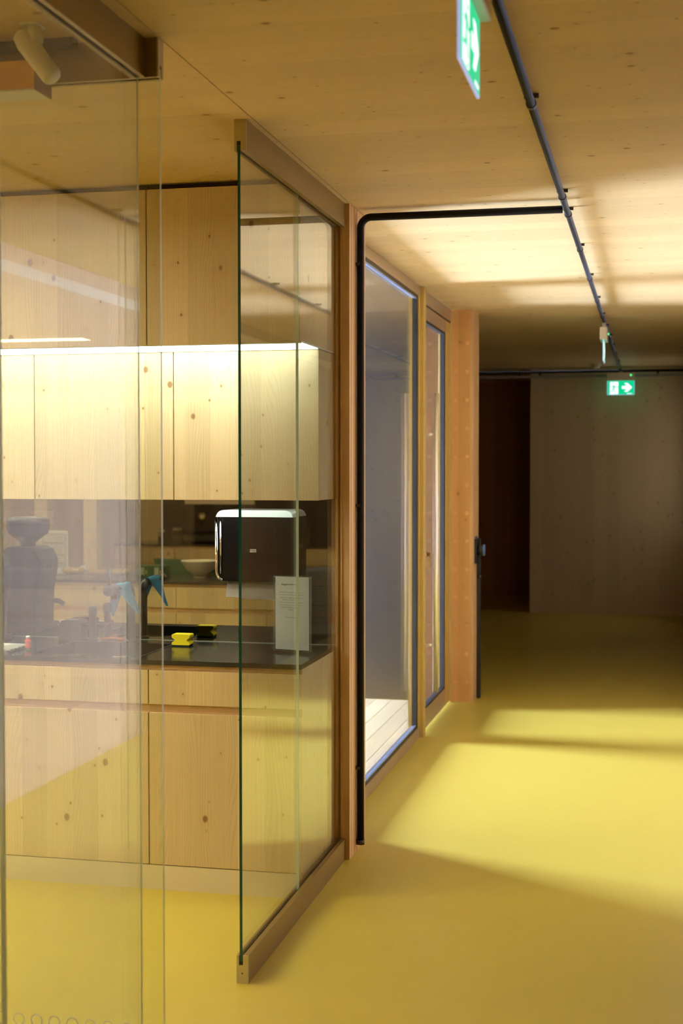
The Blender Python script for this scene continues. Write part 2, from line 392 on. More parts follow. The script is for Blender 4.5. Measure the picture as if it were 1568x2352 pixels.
# wall past the glazed door, end face with layers
wc = thing('wall_partition', (-3, 9.5, 0), 'orange-toned softwood partition past the glass door with rows of round plugs', 'wall', kind='structure')
box('wall_core', -1.41, -1.215, 9.42, 9.70, 0, ZC, 'post_wood', wc)
wall('wall_side', (-6.8, -1.41, 9.42, 9.70, 0, ZC), 'shaded_wood', 'board wall of the side room behind the glass door, shade put into its colour')  # continues the partition wall, coloured darker in place of shade
box('wall_end_board', -1.215, -1.19, 9.425, 9.70, 0, ZC, 'board_edge', wc)
bm = bmesh.new()
bmesh.ops.create_cone(bm, cap_ends=True, segments=14, radius1=0.0135, radius2=0.0135, depth=0.004)
bmesh.ops.rotate(bm, verts=bm.verts, matrix=Matrix.Rotation(PI / 2, 3, 'X'))
pm = bpy.data.meshes.new('plug'); bm.to_mesh(pm); bm.free(); pm.materials.append(MATS['plug_wood'])
for i in range(13):
    for xx in (-1.315, -1.235):
        o = bpy.data.objects.new('plug', pm); COL.objects.link(o); o.parent = wc
        o.location = Vector((xx, 9.4195, 0.14 + 0.193 * i)) - WL[wc]
# side room on the left of the corridor: walls and window
wl = thing('wall_side_room', (-6.6, 7.6, 0), 'end wall of the side room around its tall window', 'wall', kind='structure')
boxes('wall_core', [(-6.8, -6.6, 5.84, 7.55, 0, ZC), (-6.8, -6.6, 7.55, 9.42, 0, 0.03), (-6.8, -6.6, 7.55, 9.42, 2.64, ZC)], 'wall_wood', wl)
wn2 = thing('window_2', (-6.6, 8.48, 0.03), 'tall window bringing daylight into the side room', 'window', kind='structure')
boxes('window_frame', [(-6.72, -6.66, 7.55, 7.60, 0.03, 2.64), (-6.72, -6.66, 9.37, 9.42, 0.03, 2.64), (-6.72, -6.66, 7.60, 9.37, 0.03, 0.08), (-6.72, -6.66, 7.60, 9.37, 2.59, 2.64)], 'frame_metal', wn2)
box('pane', -6.694, -6.686, 7.60, 9.37, 0.08, 2.59, 'pane_window', wn2)
# plank floor of the side room
dk = thing('floor_side_room', (-4.1, 7.6, -0.1), 'pale plank floor seen through the glass door', 'floor', kind='structure')
box('sub_floor', -6.8, -1.40, 5.84, 9.42, -0.12, -0.03, 'gap_dark', dk)
x = -1.405
while x > -6.55:
    box('plank', x - 0.112, x, 5.845, 9.415, -0.03, -0.001, 'deck_wood', dk)
    x -= 0.1165
# dark gap strip + cable band at the far end
setp(box('trim_1', XR - 0.012, XR - 0.0005, -4.9, 15.1, 2.545, 2.60, 'lamp_white'), 'thin white cable trim along the top of the right wall', 'trim', kind='structure')
setp(box('trim_2', -4.0, XR - 0.02, 15.20, 15.24, 2.578, 2.606, 'band_grey'), 'grey metal channel below the ceiling at the far end of the corridor', 'trim', kind='structure')

# ------------------------------------------------------------------ fixed window beside the door
XD = -1.346
w1 = thing('window_1', (XD - 0.03, 7.0, 0), 'tall fixed glass panel in a bronze metal frame beside the glass door', 'window', kind='structure')
Y0, Y1 = 5.845, 8.13
box('window_frame', XD - 0.06, XD, Y0, Y1, 0, 0.066, 'frame_metal', w1, 0.002)
box('window_frame', XD - 0.06, XD, Y0, Y1, 2.622, ZC - 0.004, 'frame_metal', w1, 0.002)
box('window_frame', XD - 0.06, XD, Y0, Y0 + 0.07, 0.066, 2.622, 'frame_metal', w1)
box('window_frame', XD - 0.06, XD, Y1 - 0.055, Y1, 0.066, 2.622, 'frame_gold', w1)
box('gasket', XD - 0.03, XD - 0.004, Y0 + 0.07, Y1 - 0.055, 0.066, 0.082, 'gasket', w1)
box('gasket', XD - 0.03, XD - 0.004, Y0 + 0.07, Y1 - 0.055, 2.606, 2.622, 'gasket', w1)
box('gasket', XD - 0.03, XD - 0.004, Y1 - 0.10, Y1 - 0.055, 0.082, 2.606, 'gasket', w1)
box('glazing_bead', XD - 0.014, XD - 0.005, Y0 + 0.07, Y1 - 0.10, 0.082, 0.089, 'gasket_edge', w1)
box('glazing_bead', XD - 0.014, XD - 0.005, Y0 + 0.07, Y1 - 0.10, 2.599, 2.606, 'gasket_edge', w1)
pane('pane', XD - 0.028, XD - 0.018, Y0 + 0.06, Y1 - 0.06, 0.07, 2.615, 'pane_door', 'glass_edge_teal', w1)
setp(box('trim_3', XD - 0.06, -1.322, Y1 + 0.001, Y1 + 0.07, 0, ZC - 0.004, 'frame_gold', None, 0.002), 'golden metal mullion between the fixed glass panel and the door', 'mullion', kind='structure')
# door
dr = thing('door_1', (XD - 0.03, 8.8, 0), 'glass door with a long vertical steel pull handle', 'door', kind='structure')
D0, D1 = 8.205, 9.415
box('door_frame', XD - 0.06, XD, D0, D1, 2.60, ZC - 0.004, 'frame_metal', dr)
box('door_frame', XD - 0.06, XD + 0.004, D1 - 0.03, D1, 0.0, 2.60, 'frame_gold', dr)
lf = box('stile', XD - 0.05, XD, D0, D0 + 0.10, 0.012, 2.59, 'frame_metal', dr, 0.002)
box('stile', XD - 0.05, XD, 9.18, D1 - 0.035, 0.012, 2.59, 'frame_gold', dr, 0.002)
box('rail', XD - 0.05, XD, D0 + 0.10, 9.18, 0.012, 0.130, 'frame_metal', dr, 0.002)
box('rail', XD - 0.05, XD, D0 + 0.10, 9.18, 2.508, 2.59, 'frame_metal', dr, 0.002)
box('gasket', XD - 0.03, XD - 0.003, 9.125, 9.18, 0.13, 2.508, 'gasket', dr)
box('gasket', XD - 0.03, XD - 0.003, D0 + 0.10, 9.125, 0.13, 0.146, 'gasket', dr)
box('gasket', XD - 0.03, XD - 0.003, D0 + 0.10, 9.125, 2.492, 2.508, 'gasket', dr)
box('door_gap_seal', XD - 0.02, XD + 0.001, D0, D1 - 0.03, 2.59, 2.60, 'gasket', dr)
pane('pane', XD - 0.028, XD - 0.018, D0 + 0.09, 9.14, 0.135, 2.50, 'pane_door', 'glass_edge_teal', dr)
hb = tube('pull_handle', [(-1.276, 8.29, 0.25), (-1.276, 8.29, 2.06)], 0.0175, 'steel', dr, 16)
for zz in (1.81, 0.535):
    tube('handle_standoff', [(XD + 0.0005, 8.29, zz), (-1.2925, 8.29, zz)], 0.0095, 'steel', hb, 12)
lk = lathe('lock_cylinder', [(0.012, 1.074), (0.014, 1.078), (0.014, 1.096), (0.012, 1.10)], XD + 0.006, 8.27, 'brass', dr, 12)
kz = box('key', XD + 0.018, XD + 0.042, 8.268, 8.271, 1.076, 1.100, 'brass', None, 0.001)
setp(kz, 'small brass key left in the lock of the glass door', 'key')
kt = thing('key_tag', (XD + 0.034, 8.266, 1.02), 'tan paper tag hanging from the key in the glass door', 'key tag')
prism('tag', [(XD + 0.024, 1.060), (XD + 0.034, 1.068), (XD + 0.046, 1.052), (XD + 0.042, 1.026), (XD + 0.032, 1.008), (XD + 0.026, 1.03)], 'Y', 8.2655, 8.2667, 'paper_tag', kt)
tube('string', [(XD + 0.034, 8.2665, 1.066), (XD + 0.033, 8.2665, 1.078)], 0.0012, 'ink', kt, 6)

# ------------------------------------------------------------------ glass screens
def ushape(y0, y1, x0, x1, z0, z1, g0, g1, depth, up):
    """U-profile along Y, slot for the glass between g0 and g1"""
    zs = z1 - depth if up else z0 + depth
    if up: return [(x0, z0), (x1, z0), (x1, z1), (g1, z1), (g1, zs), (g0, zs), (g0, z1), (x0, z1)]
    return [(x0, z1), (x0, z0), (g0, z0), (g0, zs), (g1, zs), (g1, z0), (x1, z0), (x1, z1)]
# screen C beside the kitchen
sc_ = thing('glass_screen', (-1.241, 4.82, 0), 'free-ended glass screen standing beside the end of the kitchen cabinets', 'glass partition')
x0, x1, g0, g1 = -1.260, -1.222, -1.2525, -1.2395
YC0, YC1 = 4.114, 5.515
prism('bottom_rail', [(p[0], p[1]) for p in ushape(0, 0, x0, x1, 0.0, 0.089, g0, g1, 0.03, True)], 'Y', YC0 + 0.004, YC1, 'rail_metal', sc_)
prism('top_rail', [(p[0], p[1]) for p in ushape(0, 0, x0, x1, 2.588, ZC, g0, g1, 0.03, False)], 'Y', YC0 + 0.004, YC1, 'rail_metal', sc_)
cap = prism('end_cap', [(p[0], p[1]) for p in ushape(0, 0, x0, x1, 0.0, 0.089, g0, g1, 0.03, True)], 'Y', YC0, YC0 + 0.004, 'cap_metal', sc_)
lathe('screw', [(0.0001, 0.031), (0.002, 0.0312), (0.002, 0.0345), (0.0001, 0.035)], -1.2415, YC0 - 0.0002, 'gap_dark', cap, 8)
cap = prism('end_cap', [(p[0], p[1]) for p in ushape(0, 0, x0, x1, 2.588, ZC, g0, g1, 0.03, False)], 'Y', YC0, YC0 + 0.004, 'cap_metal', sc_)
box('slot_gasket', g0 + 0.0005, g1 - 0.0005, YC0 + 0.001, YC1, 0.0595, 0.068, 'gasket', sc_)
box('slot_gasket', g0 + 0.0005, g1 - 0.0005, YC0 + 0.001, YC1, 2.606, 2.6175, 'gasket', sc_)
pane('pane', -1.2505, -1.2415, YC0 + 0.003, 4.826, 0.068, 2.606, 'pane_clear', 'glass_edge_teal', sc_)
pane('pane', -1.2505, -1.2415, 4.830, YC1, 0.068, 2.606, 'pane_clear', 'glass_edge_pale', sc_)
box('pane_joint', -1.250, -1.2420, 4.8262, 4.8298, 0.09, 2.588, 'silicone', sc_)
# screen B across
YB0, YB1 = 3.287, 3.325
sb = thing('glass_screen', (-2.4, 3.306, 0), 'glass screen with small ring markers, crossing behind the nearest pane', 'glass partition')
gb0, gb1 = YB0 + 0.012, YB0 + 0.026
prism('bottom_rail', [(p[0], p[1]) for p in ushape(0, 0, YB0, YB1, 0.0, 0.089, gb0, gb1, 0.03, True)], 'X', -4.0, -1.207, 'rail_metal', sb)
prism('top_rail', [(p[0], p[1]) for p in ushape(0, 0, YB0, YB1, 2.587, ZC, gb0, gb1, 0.03, False)], 'X', -4.0, -1.207, 'rail_metal', sb)
prism('end_cap', [(p[0], p[1]) for p in ushape(0, 0, YB0, YB1, 0.0, 0.089, gb0, gb1, 0.03, True)], 'X', -1.207, -1.203, 'cap_metal', sb)
prism('end_cap', [(p[0], p[1]) for p in ushape(0, 0, YB0, YB1, 2.587, ZC, gb0, gb1, 0.03, False)], 'X', -1.207, -1.203, 'cap_metal', sb)
pane('pane', -4.0, -1.205, gb0 + 0.002, gb1 - 0.002, 0.065, 2.61, 'pane_clear', 'glass_edge_pale', sb)
bm = bmesh.new()
n = 28
for (ri, ro) in ((0.0130, 0.0165),):
    A = []
    for yy in (0.0, -0.0006):
        A.append([[bm.verts.new((r * math.cos(k * 2 * PI / n), yy, r * math.sin(k * 2 * PI / n))) for k in range(n)] for r in (ri, ro)])
    for k in range(n):
        j = (k + 1) % n
        bm.faces.new((A[1][0][k], A[1][0][j], A[1][1][j], A[1][1][k])); bm.faces.new((A[0][0][j], A[0][0][k], A[0][1][k], A[0][1][j]))
        bm.faces.new((A[0][0][k], A[0][0][j], A[1][0][j], A[1][0][k])); bm.faces.new((A[0][1][j], A[0][1][k], A[1][1][k], A[1][1][j]))
rm = bpy.data.meshes.new('ring_marker'); bm.to_mesh(rm); bm.free(); rm.materials.append(MATS['ring_film'])
for row in range(2):
    for k in range(11):
        o = bpy.data.objects.new('ring_marker', rm); COL.objects.link(o); o.parent = sb
        o.location = Vector((-1.256 - 0.0497 * k, gb0 + 0.0017, 0.178 - 0.05 * row)) - WL[sb]
# screen A along the corridor
sa = thing('glass_screen', (-1.257, 1.9, 0), 'nearest glass screen running along the corridor under a bronze ceiling rail', 'glass partition')
xa0, xa1 = -1.276, -1.238
ga0, ga1 = -1.2635, -1.2505
YA0 = 1.2
prism('bottom_rail', [(p[0], p[1]) for p in ushape(0, 0, xa0, xa1, 0.0, 0.089, ga0, ga1, 0.03, True)], 'Y', YA0, YB0 - 0.001, 'rail_metal', sa)
prism('top_rail', [(p[0], p[1]) for p in ushape(0, 0, xa0, xa1, 2.587, ZC, ga0, ga1, 0.03, False)], 'Y', YA0, YB0 - 0.001, 'rail_metal', sa)
pane('pane', -1.2615, -1.2525, 2.526, YB0 - 0.005, 0.065, 2.61, 'pane_clear', 'pane_clear', sa)
box('pane_joint', -1.2585, -1.2560, YB0 - 0.0048, YB0 - 0.001, 0.09, 2.587, 'silicone', sa)
pane('pane', -1.2615, -1.2525, YA0, 2.519, 0.065, 2.61, 'pane_clear', 'glass_edge_pale', sa)
box('pane_joint', -1.2610, -1.2530, 2.5192, 2.5258, 0.09, 2.587, 'silicone', sa)

# ------------------------------------------------------------------ kitchen run
YK = 4.971; YM = 5.55; ZW = 0.882
XK = -1.27
def base_unit(i, xr, yf, sgn, label, group, wide=0.6):
    """sgn=+1: the front faces -Y at yf; -1: the front faces +Y at yf"""
    xl = xr - wide
    def B(nm, a, b, c, d, z0, z1, m, p, bev=0.0):
        ya_, yb_ = yf + sgn * c, yf + sgn * d
        return box(nm, a, b, min(ya_, yb_), max(ya_, yb_), z0, z1, m, p, bev)
    t = thing('base_cabinet', ((xl + xr) / 2, yf + sgn * 0.29, 0), label, 'cabinet', group)
    B('body', xl, xr - (0.019 if i == 0 else 0), 0.021, 0.575, 0.09, 0.688 if (sgn > 0 and i == 1) else 0.862, 'gap_dark', t)
    if i == 0: B('side_panel', xr - 0.019, xr, 0.0205, 0.577, 0.0, 0.862, 'front_wood', t)
    B('plinth', xl, xr - (0.0 if i else 0.0191), 0.002, 0.02, 0.0, 0.094, 'plinth_pale', t)
    dd = B('drawer', xl + 0.002, xr - (0.002 if i else 0), 0.0, 0.02, 0.713, 0.843, 'front_wood', t, 0.0012)
    B('door', xl + 0.002, xr - (0.002 if i else 0), 0.0, 0.02, 0.097, 0.681, 'front_wood', t, 0.0012)
    B('grip_rail', xl, xr - (0 if i else 0.001), 0.012, 0.0205, 0.681, 0.713, 'rail_wood', t)
    B('top_rail', xl, xr - (0 if i else 0.001), 0.010, 0.0205, 0.843, 0.864, 'rail_wood', t)
    return t
unit_lbl = ['base cabinet at the corner end, below the acrylic sign and paper towel dispenser',
            'base cabinet under the sink, second from the glass screen',
            'base cabinet at the left edge of the picture below the coffee grinder',
            'base cabinet hidden past the left edge, fourth from the glass screen']
for i in range(3):
    base_unit(i, XK - 0.6 * i, YK, 1, unit_lbl[i], 'base cabinets of the kitchen')
# worktop with sink cut-out
SX0, SX1, SY0, SY1 = -2.375, -1.925, 5.05, 5.43
wt = thing('worktop', (-2.2, 5.26, 0.864), 'thin glossy black worktop over the knotty base cabinets', 'worktop')
boxes('slab', [(-3.07, SX0, YK - 0.004, YM - 0.001, 0.864, ZW), (SX1, XK + 0.002, YK - 0.004, YM - 0.001, 0.864, ZW),
               (SX0, SX1, YK - 0.004, SY0, 0.864, ZW), (SX0, SX1, SY1, YM - 0.001, 0.864, ZW)], 'worktop_black', wt)
sk = thing('sink', (-2.15, 5.24, 0.70), 'black rectangular sink set into the worktop', 'sink')
t_ = 0.008
boxes('basin', [(SX0 + 0.001, SX1 - 0.001, SY0 + 0.001, SY0 + t_, 0.70, ZW + 0.002), (SX0 + 0.001, SX1 - 0.001, SY1 - t_, SY1 - 0.001, 0.70, ZW + 0.002),
                (SX0 + 0.001, SX0 + t_, SY0 + t_, SY1 - t_, 0.70, ZW + 0.002), (SX1 - t_, SX1 - 0.001, SY0 + t_, SY1 - t_, 0.70, ZW + 0.002),
                (SX0 + 0.001, SX1 - 0.001, SY0 + 0.001, SY1 - 0.001, 0.692, 0.70)], 'sink_black', sk)
lathe('drain', [(0.035, 0.7003), (0.035, 0.703), (0.028, 0.704), (0.026, 0.702)], -2.15, 5.24, 'steel', sk, 20)
b_ = box('maker_plate', -2.035, -1.985, SY0 - 0.026, SY0 - 0.012, ZW + 0.0003, ZW + 0.001, 'lamp_white', sk)
box('plate_inlay', -2.031, -1.989, SY0 - 0.0235, SY0 - 0.0145, ZW + 0.001, ZW + 0.0013, 'black_matt', b_)
# mirror splashback
ms = thing('mirror_splashback', (-2.2, YM + 0.004, ZW), 'dark mirror splashback between worktop and wall cupboards', 'mirror')
box('mirror_panel', -3.40, XK, YM, YM + 0.008, ZW, 1.487, 'mirror_dark', ms)
box('base_seal', -3.06, XK, YM - 0.0035, YM, ZW, ZW + 0.0025, 'mirror_edge', ms)
# wall cupboards (lower tier) and top cupboards
YL = 5.268
lowl = ['wall cupboard at the right end above the paper towel dispenser', 'middle wall cupboard above the faucet', 'wall cupboard cut by the left edge of the picture, above the coffee grinder']
topl = ['top cupboard at the right end below the ceiling', 'middle top cupboard below the ceiling with a long reflection on its glass', 'top cupboard cut by the left edge of the picture']
for i in range(3):
    xr = XK - 0.6 * i - (0.003 if i == 0 else 0); xl = XK - 0.6 * (i + 1)
    t = thing('wall_cupboard', ((xl + xr) / 2, 5.4, 1.485), lowl[i], 'cupboard', 'wall cupboards above the worktop')
    box('body', xl, xr - 0.02, YL + 0.021, YM + 0.008, 1.495, 2.0745, 'gap_dark', t)
    if i == 0: box('side_panel', xr - 0.0199, xr, YL + 0.0205, YM + 0.008, 1.486, 2.0755, 'front_wood', t)
    box('door', xl + 0.002, xr - (0.002 if i else 0.0), YL, YL + 0.02, 1.485, 2.0755, 'front_wood', t, 0.0012)
    t = thing('top_cupboard', ((xl + xr) / 2, 5.26, 2.07), topl[i], 'cupboard', 'top cupboards below the ceiling')
    box('body', xl, XK - 0.6 * i - 0.02, YK + 0.021, YM + 0.008, 2.086, 2.662, 'gap_dark', t)
    if i == 0: box('side_panel', XK - 0.0199, XK, YK + 0.0205, YM + 0.008, 2.086, 2.662, 'front_wood', t)
    box('door', xl + 0.002, XK - 0.6 * i - (0.002 if i else 0.0), YK, YK + 0.02, 2.077, 2.662, 'front_wood', t, 0.0012)
    box('underside', xl, XK - 0.6 * i - 0.001, YK + 0.0205, YM + 0.007, 2.0795, 2.0858, 'led_board', t)
    box('shadow_gap', xl, XK - 0.6 * i - 0.004, YK + 0.03, YM + 0.005, 2.662, ZC - 0.0005, 'gap_dark', t)
ls = thing('led_strip', (-2.17, 5.06, 2.07), 'bright white light strip under the top cupboards', 'lamp')
box('diffuser', -3.06, XK - 0.006, YK + 0.030, YL - 0.004, 2.0765, 2.0794, 'led_on', ls)
boxes('profile', [(-3.06, XK - 0.004, YK + 0.022, YK + 0.0299, 2.0760, 2.0794), (-3.06, XK - 0.004, YL - 0.0039, YL, 2.0760, 2.0794)], 'led_board', ls)

l2 = thing('worktop_light', (-2.17, 5.4, 1.475), 'slim light strip under the wall cupboards shining on the worktop', 'lamp')
box('diffuser', -3.06, XK - 0.10, 5.375, 5.400, 1.4870, 1.4900, 'led_worktop', l2)
boxes('profile', [(-3.06, XK - 0.10, 5.369, 5.3749, 1.4862, 1.4948), (-3.06, XK - 0.10, 5.4001, 5.406, 1.4862, 1.4948)], 'led_board', l2)
# ------------------------------------------------------------------ things on the worktop
# faucet
fc = thing('faucet', (-2.137, 5.48, ZW), 'black L-shaped kitchen faucet behind the sink', 'faucet')
lathe('base', [(0.026, ZW), (0.026, ZW + 0.006), (0.021, ZW + 0.010)], -2.137, 5.48, 'faucet_black', fc, 20)
tube('column', [(-2.137, 5.48, ZW + 0.006), (-2.137, 5.48, 1.05), (-2.137, 5.478, 1.085), (-2.137, 5.463, 1.108), (-2.137, 5.44, 1.116), (-2.137, 5.30, 1.118)], 0.0185, 'faucet_black', fc, 16)
tube('mixer_head', [(-2.137, 5.30, 1.118), (-2.137, 5.225, 1.118)], 0.0215, 'faucet_black', fc, 18)
tube('lever', [(-2.137, 5.24, 1.135), (-2.137, 5.238, 1.205)], 0.0052, 'faucet_black', fc, 10)
tube('spout', [(-2.137, 5.29, 1.10), (-2.137, 5.29, 1.078)], 0.012, 'faucet_black', fc, 12)
# cloth over the faucet
bm = bmesh.new(); rows = []
R0 = 0.0205
na, nb = 28, 8
for i in range(na + 1):
    a = -0.152 + 0.304 * i / na
    half = 0.084 * (1 - abs(a) / 0.160) + 0.006
    if abs(a) < R0 * PI / 2: th = a / R0; px, pz = R0 * math.sin(th), R0 * math.cos(th)
    else:
        s_ = 1 if a > 0 else -1; ex = abs(a) - R0 * PI / 2
        px, pz = s_ * (R0 + ex * (0.42 if s_ > 0 else 0.14)), -ex * (0.90 if s_ > 0 else 0.98)
    row = []
    for j in range(nb + 1):
        q = -1 + 2 * j / nb
        row.append(bm.verts.new((-2.137 + px + 0.004 * math.sin(q * 4 + a * 30) * min(1, abs(a) * 20), 5.355 + q * half + (0.02 * abs(a) / 0.13), 1.118 + pz + 0.002 * math.cos(q * 5))))
    rows.append(row)
for r0, r1 in zip(rows, rows[1:]):
    for j in range(nb): bm.faces.new((r0[j], r0[j + 1], r1[j + 1], r1[j]))
bmesh.ops.solidify(bm, geom=list(bm.faces), thickness=0.0022)
setp(obj('sponge_cloth', bm, 'cloth_blue', None, True), 'light blue cloth draped over the black faucet', 'cloth')
# sponge
sp_ = thing('sponge', (-1.879, 5.395, ZW), 'yellow sponge with a pinched waist on the worktop', 'sponge')
def sponge_prof(x0, x1, z0, z1):
    P = []
    for s_, xe in ((-1, x0), (1, x1)):
        side = []
        for k in range(17):
            t = k / 16; z = z0 + (z1 - z0) * t
            pinch = 0.014 * math.exp(-((t - 0.45) / 0.16) ** 2)
            rd = 0.004 * (max(0, (0.10 - t) / 0.10) ** 2 + max(0, (t - 0.88) / 0.12) ** 2)
            side.append((xe - s_ * (pinch + rd), z))
        P += side if s_ > 0 else side[::-1]
    return P
prism('foam', sponge_prof(-1.918, -1.840, ZW + 0.006, ZW + 0.050), 'Y', 5.367, 5.420, 'sponge_yellow', sp_)
prism('scourer_pad', [(-1.914, ZW), (-1.844, ZW), (-1.843, ZW + 0.006), (-1.915, ZW + 0.006)], 'Y', 5.369, 5.418, 'scourer', sp_)
# paper towel dispenser
dp = thing('paper_towel_dispenser', (-1.575, 5.49, 1.145), 'glossy black paper towel dispenser with a white rounded top', 'dispenser')
def rrect(x0, x1, y0, y1, r, n=6):
    P = []
    for cx_, cz_, a0 in ((x1 - r, y1 - r, 0), (x0 + r, y1 - r, PI / 2), (x0 + r, y0 + r, PI), (x1 - r, y0 + r, 1.5 * PI)):
        for k in range(n + 1):
            a = a0 + PI / 2 * k / n; P.append((cx_ + r * math.cos(a), cz_ + r * math.sin(a)))
    return P
DX0, DX1, DZ0, DZ1 = -1.752, -1.420, 1.148, 1.442
DY0, DY1 = 5.445, 5.546
prism('housing', rrect(DX0, DX1, DZ0, DZ1 - 0.018, 0.030), 'Y', DY0 + 0.004, DY1, 'dispenser_front', dp)
prism('front_cover', rrect(DX0 + 0.030, DX1 - 0.006, DZ0 + 0.004, DZ1 - 0.024, 0.012), 'Y', DY0 - 0.004, DY0 + 0.004, 'dispenser_front', dp)
# white lid: rounded front-left and front-right corners, domed
prism('lid', [(DX0 + 0.002, DZ1 - 0.030)] + [(DX0 + 0.004 + 0.032 * (1 - math.cos(t * PI / 12)), DZ1 - 0.030 + 0.028 * math.sin(t * PI / 12)) for t in range(1, 7)]
      + [(DX1 - 0.004 - 0.032 * (1 - math.cos(t * PI / 12)), DZ1 - 0.030 + 0.028 * math.sin(t * PI / 12)) for t in range(6, 0, -1)] + [(DX1 - 0.002, DZ1 - 0.030)],
      'Y', DY0 - 0.006, DY1, 'dispenser_top', dp, False)
tube('chrome_edge', [(DX0 + 0.004, DY0 - 0.001, DZ1 - 0.032), (DX0 + 0.004, DY0 - 0.001, DZ0 + 0.035), (DX0 + 0.010, DY0 - 0.001, DZ0 + 0.014), (DX0 + 0.028, DY0 - 0.001, DZ0 + 0.004)], 0.0065, 'chrome', dp, 12)
tube('chrome_edge', [(DX0 + 0.022, DY0 - 0.003, DZ1 - 0.032), (DX0 + 0.022, DY0 - 0.003, DZ0 + 0.03)], 0.004, 'chrome', dp, 10)
bd = box('maker_badge', -1.604, -1.578, DY0 - 0.0055, DY0 - 0.0041, 1.268, 1.281, 'print_pale', dp)
text('badge_lettering', 'TORK', 0.009, Vector((-1.591, DY0 - 0.0056, 1.2715)), Matrix.Rotation(PI / 2, 4, 'X'), 'ink', bd)
pk = thing('dispenser_key', (-1.425, 5.455, 1.29), 'small metal key standing in the paper towel dispenser', 'key')
tube('key_shaft', [(-1.4198, 5.462, 1.298), (-1.402, 5.458, 1.298)], 0.0022, 'chrome', pk, 8)
prism('key_bow', rrect(-1.404, -1.384, 1.289, 1.306, 0.006), 'Y', 5.4555, 5.4585, 'chrome', pk)
bm = bmesh.new(); rows = []
for i in range(9):
    t = i / 8; rows.append([bm.verts.new((-1.715 + 0.27 * j / 10, 5.49 - 0.03 * t + 0.003 * math.sin(j), 1.152 - 0.072 * t - 0.012 * t * j / 10 + 0.002 * math.sin(j * 1.3) * t)) for j in range(11)])
for r0, r1 in zip(rows, rows[1:]):
    for j in range(10): bm.faces.new((r0[j], r0[j + 1], r1[j + 1], r1[j]))
bmesh.ops.solidify(bm, geom=list(bm.faces), thickness=0.0006)
setp(obj('paper_towel', bm, 'paper_towel', None, True), 'white paper towel sheet hanging below the black dispenser', 'paper towel')

# acrylic sign stand, slightly turned
st = thing('acrylic_sign', (-1.385, 5.285, ZW), 'clear acrylic sign holder with a white page of kitchen rules', 'sign')
st.rotation_euler = (0, 0, math.radians(-12))
WL_SAVE = dict(WL)
def local(o): # parts of rotated things are built around the origin
    return o
WL[st] = Vector((0, 0, 0))
HW, HH = 0.0815, 0.305
pane('sheet', -HW, HW, -0.0045, -0.0025, 0.008, HH, 'acrylic', 'glass_edge_pale', st)
pane('sheet', -HW, HW, 0.0025, 0.0045, 0.008, HH, 'acrylic', 'glass_edge_pale', st)
prism('foot', [(-0.088, -0.026), (0.0, -0.036), (0.088, -0.026), (0.088, 0.026), (0.0, 0.036), (-0.088, 0.026)], 'Z', 0.0, 0.007, 'acrylic', st)
box('corner_stud', -HW + 0.001, -HW + 0.007, -0.0062, -0.0046, HH - 0.009, HH - 0.003, 'chrome', st, 0.0005)
box('corner_stud', HW - 0.007, HW - 0.001, -0.0062, -0.0046, HH - 0.009, HH - 0.003, 'chrome', st, 0.0005)
pg = box('page', -HW + 0.008, HW - 0.008, -0.0022, -0.0004, 0.012, HH - 0.004, 'paper', st)
RX = Matrix.Rotation(PI / 2, 4, 'X')
text('page_title', 'Reguli în chicinetă', 0.0105, Vector((-0.008, -0.00235, 0.268)), RX, 'ink', pg)
for zz, s_ in ((0.238, 'În chicinetă pot sta maximum două persoane.'), (0.228, 'Te rugăm să nu lași vase murdare în chiuvetă.'),
               (0.216, 'După folosire te rugăm să cureți locul și să'), (0.208, 'programezi în funcție de ceilalți.'),
               (0.198, 'În frigider sunt doar produsele proprii, etichetate.'), (0.187, 'Te rugăm să ai grijă de lucrurile noastre și'),
               (0.178, 'bucătăria să rămână curată, la fel și'), (0.169, 'obiectele.'), (0.138, 'Mulțumim pentru grijă!')):
    text('page_text', s_, 0.0058, Vector((-0.004, -0.00235, zz)), RX, 'ink', pg, depth=0.0001)
# the reverse side carries a poster
RB = Matrix.Rotation(PI, 4, 'Z') @ Matrix.Rotation(PI / 2, 4, 'X')
def poster(par, w_, h_, yf, sgn, rot, org=Vector((0, 0, 0)), z0=0.012):
    """white sheet, grey field, three text panels, a figure; sgn is the facing direction in y"""
    def B(nm, a, b, c, d, k, m, p):
        ya_, yb_ = yf + sgn * 0.0003 * k, yf + sgn * 0.0003 * (k + 1)
        return box(nm, org.x + a, org.x + b, org.y + min(ya_, yb_), org.y + max(ya_, yb_), org.z + z0 + c, org.z + z0 + d, m, p)
    sh = B('poster_sheet', -w_ / 2, w_ / 2, 0, h_, 0, 'poster_white', par)
    B('poster_field', -w_ / 2 + 0.05 * w_, w_ / 2 - 0.05 * w_, 0.13 * h_, 0.94 * h_, 1, 'poster_grey', sh)
    for (a, b) in ((0.72, 0.89), (0.44, 0.67), (0.26, 0.395)):
        B('poster_panel', -w_ * 0.36, w_ * 0.36, a * h_, b * h_, 2, 'poster_panel', sh)
        B('poster_rule', -w_ * 0.36, w_ * 0.36, (a - 0.012) * h_, a * h_, 2, 'ink', sh)
    lines = [(0.825, 'Spală-te pe mâini', 'ink'), (0.765, '20 secunde', 'ink_red'), (0.615, 'Menține distanța', 'ink_red'), (0.565, 'față de ceilalți', 'ink'), (0.515, 'evită să atingi', 'ink'),
             (0.465, 'suprafețele', 'ink_red'), (0.345, 'Strănută sau tușește', 'ink'), (0.29, 'în pliul cotului', 'ink_red')]
    xl = (0.30 * w_) * (1 if sgn > 0 else -1)
    for zz, s_, m_ in lines:
        text('poster_text', s_, 0.036 * h_, org + Vector((xl, yf + sgn * 0.00125, z0 + zz * h_)), rot, m_, sh, align='LEFT', depth=0.0001)
    return sh
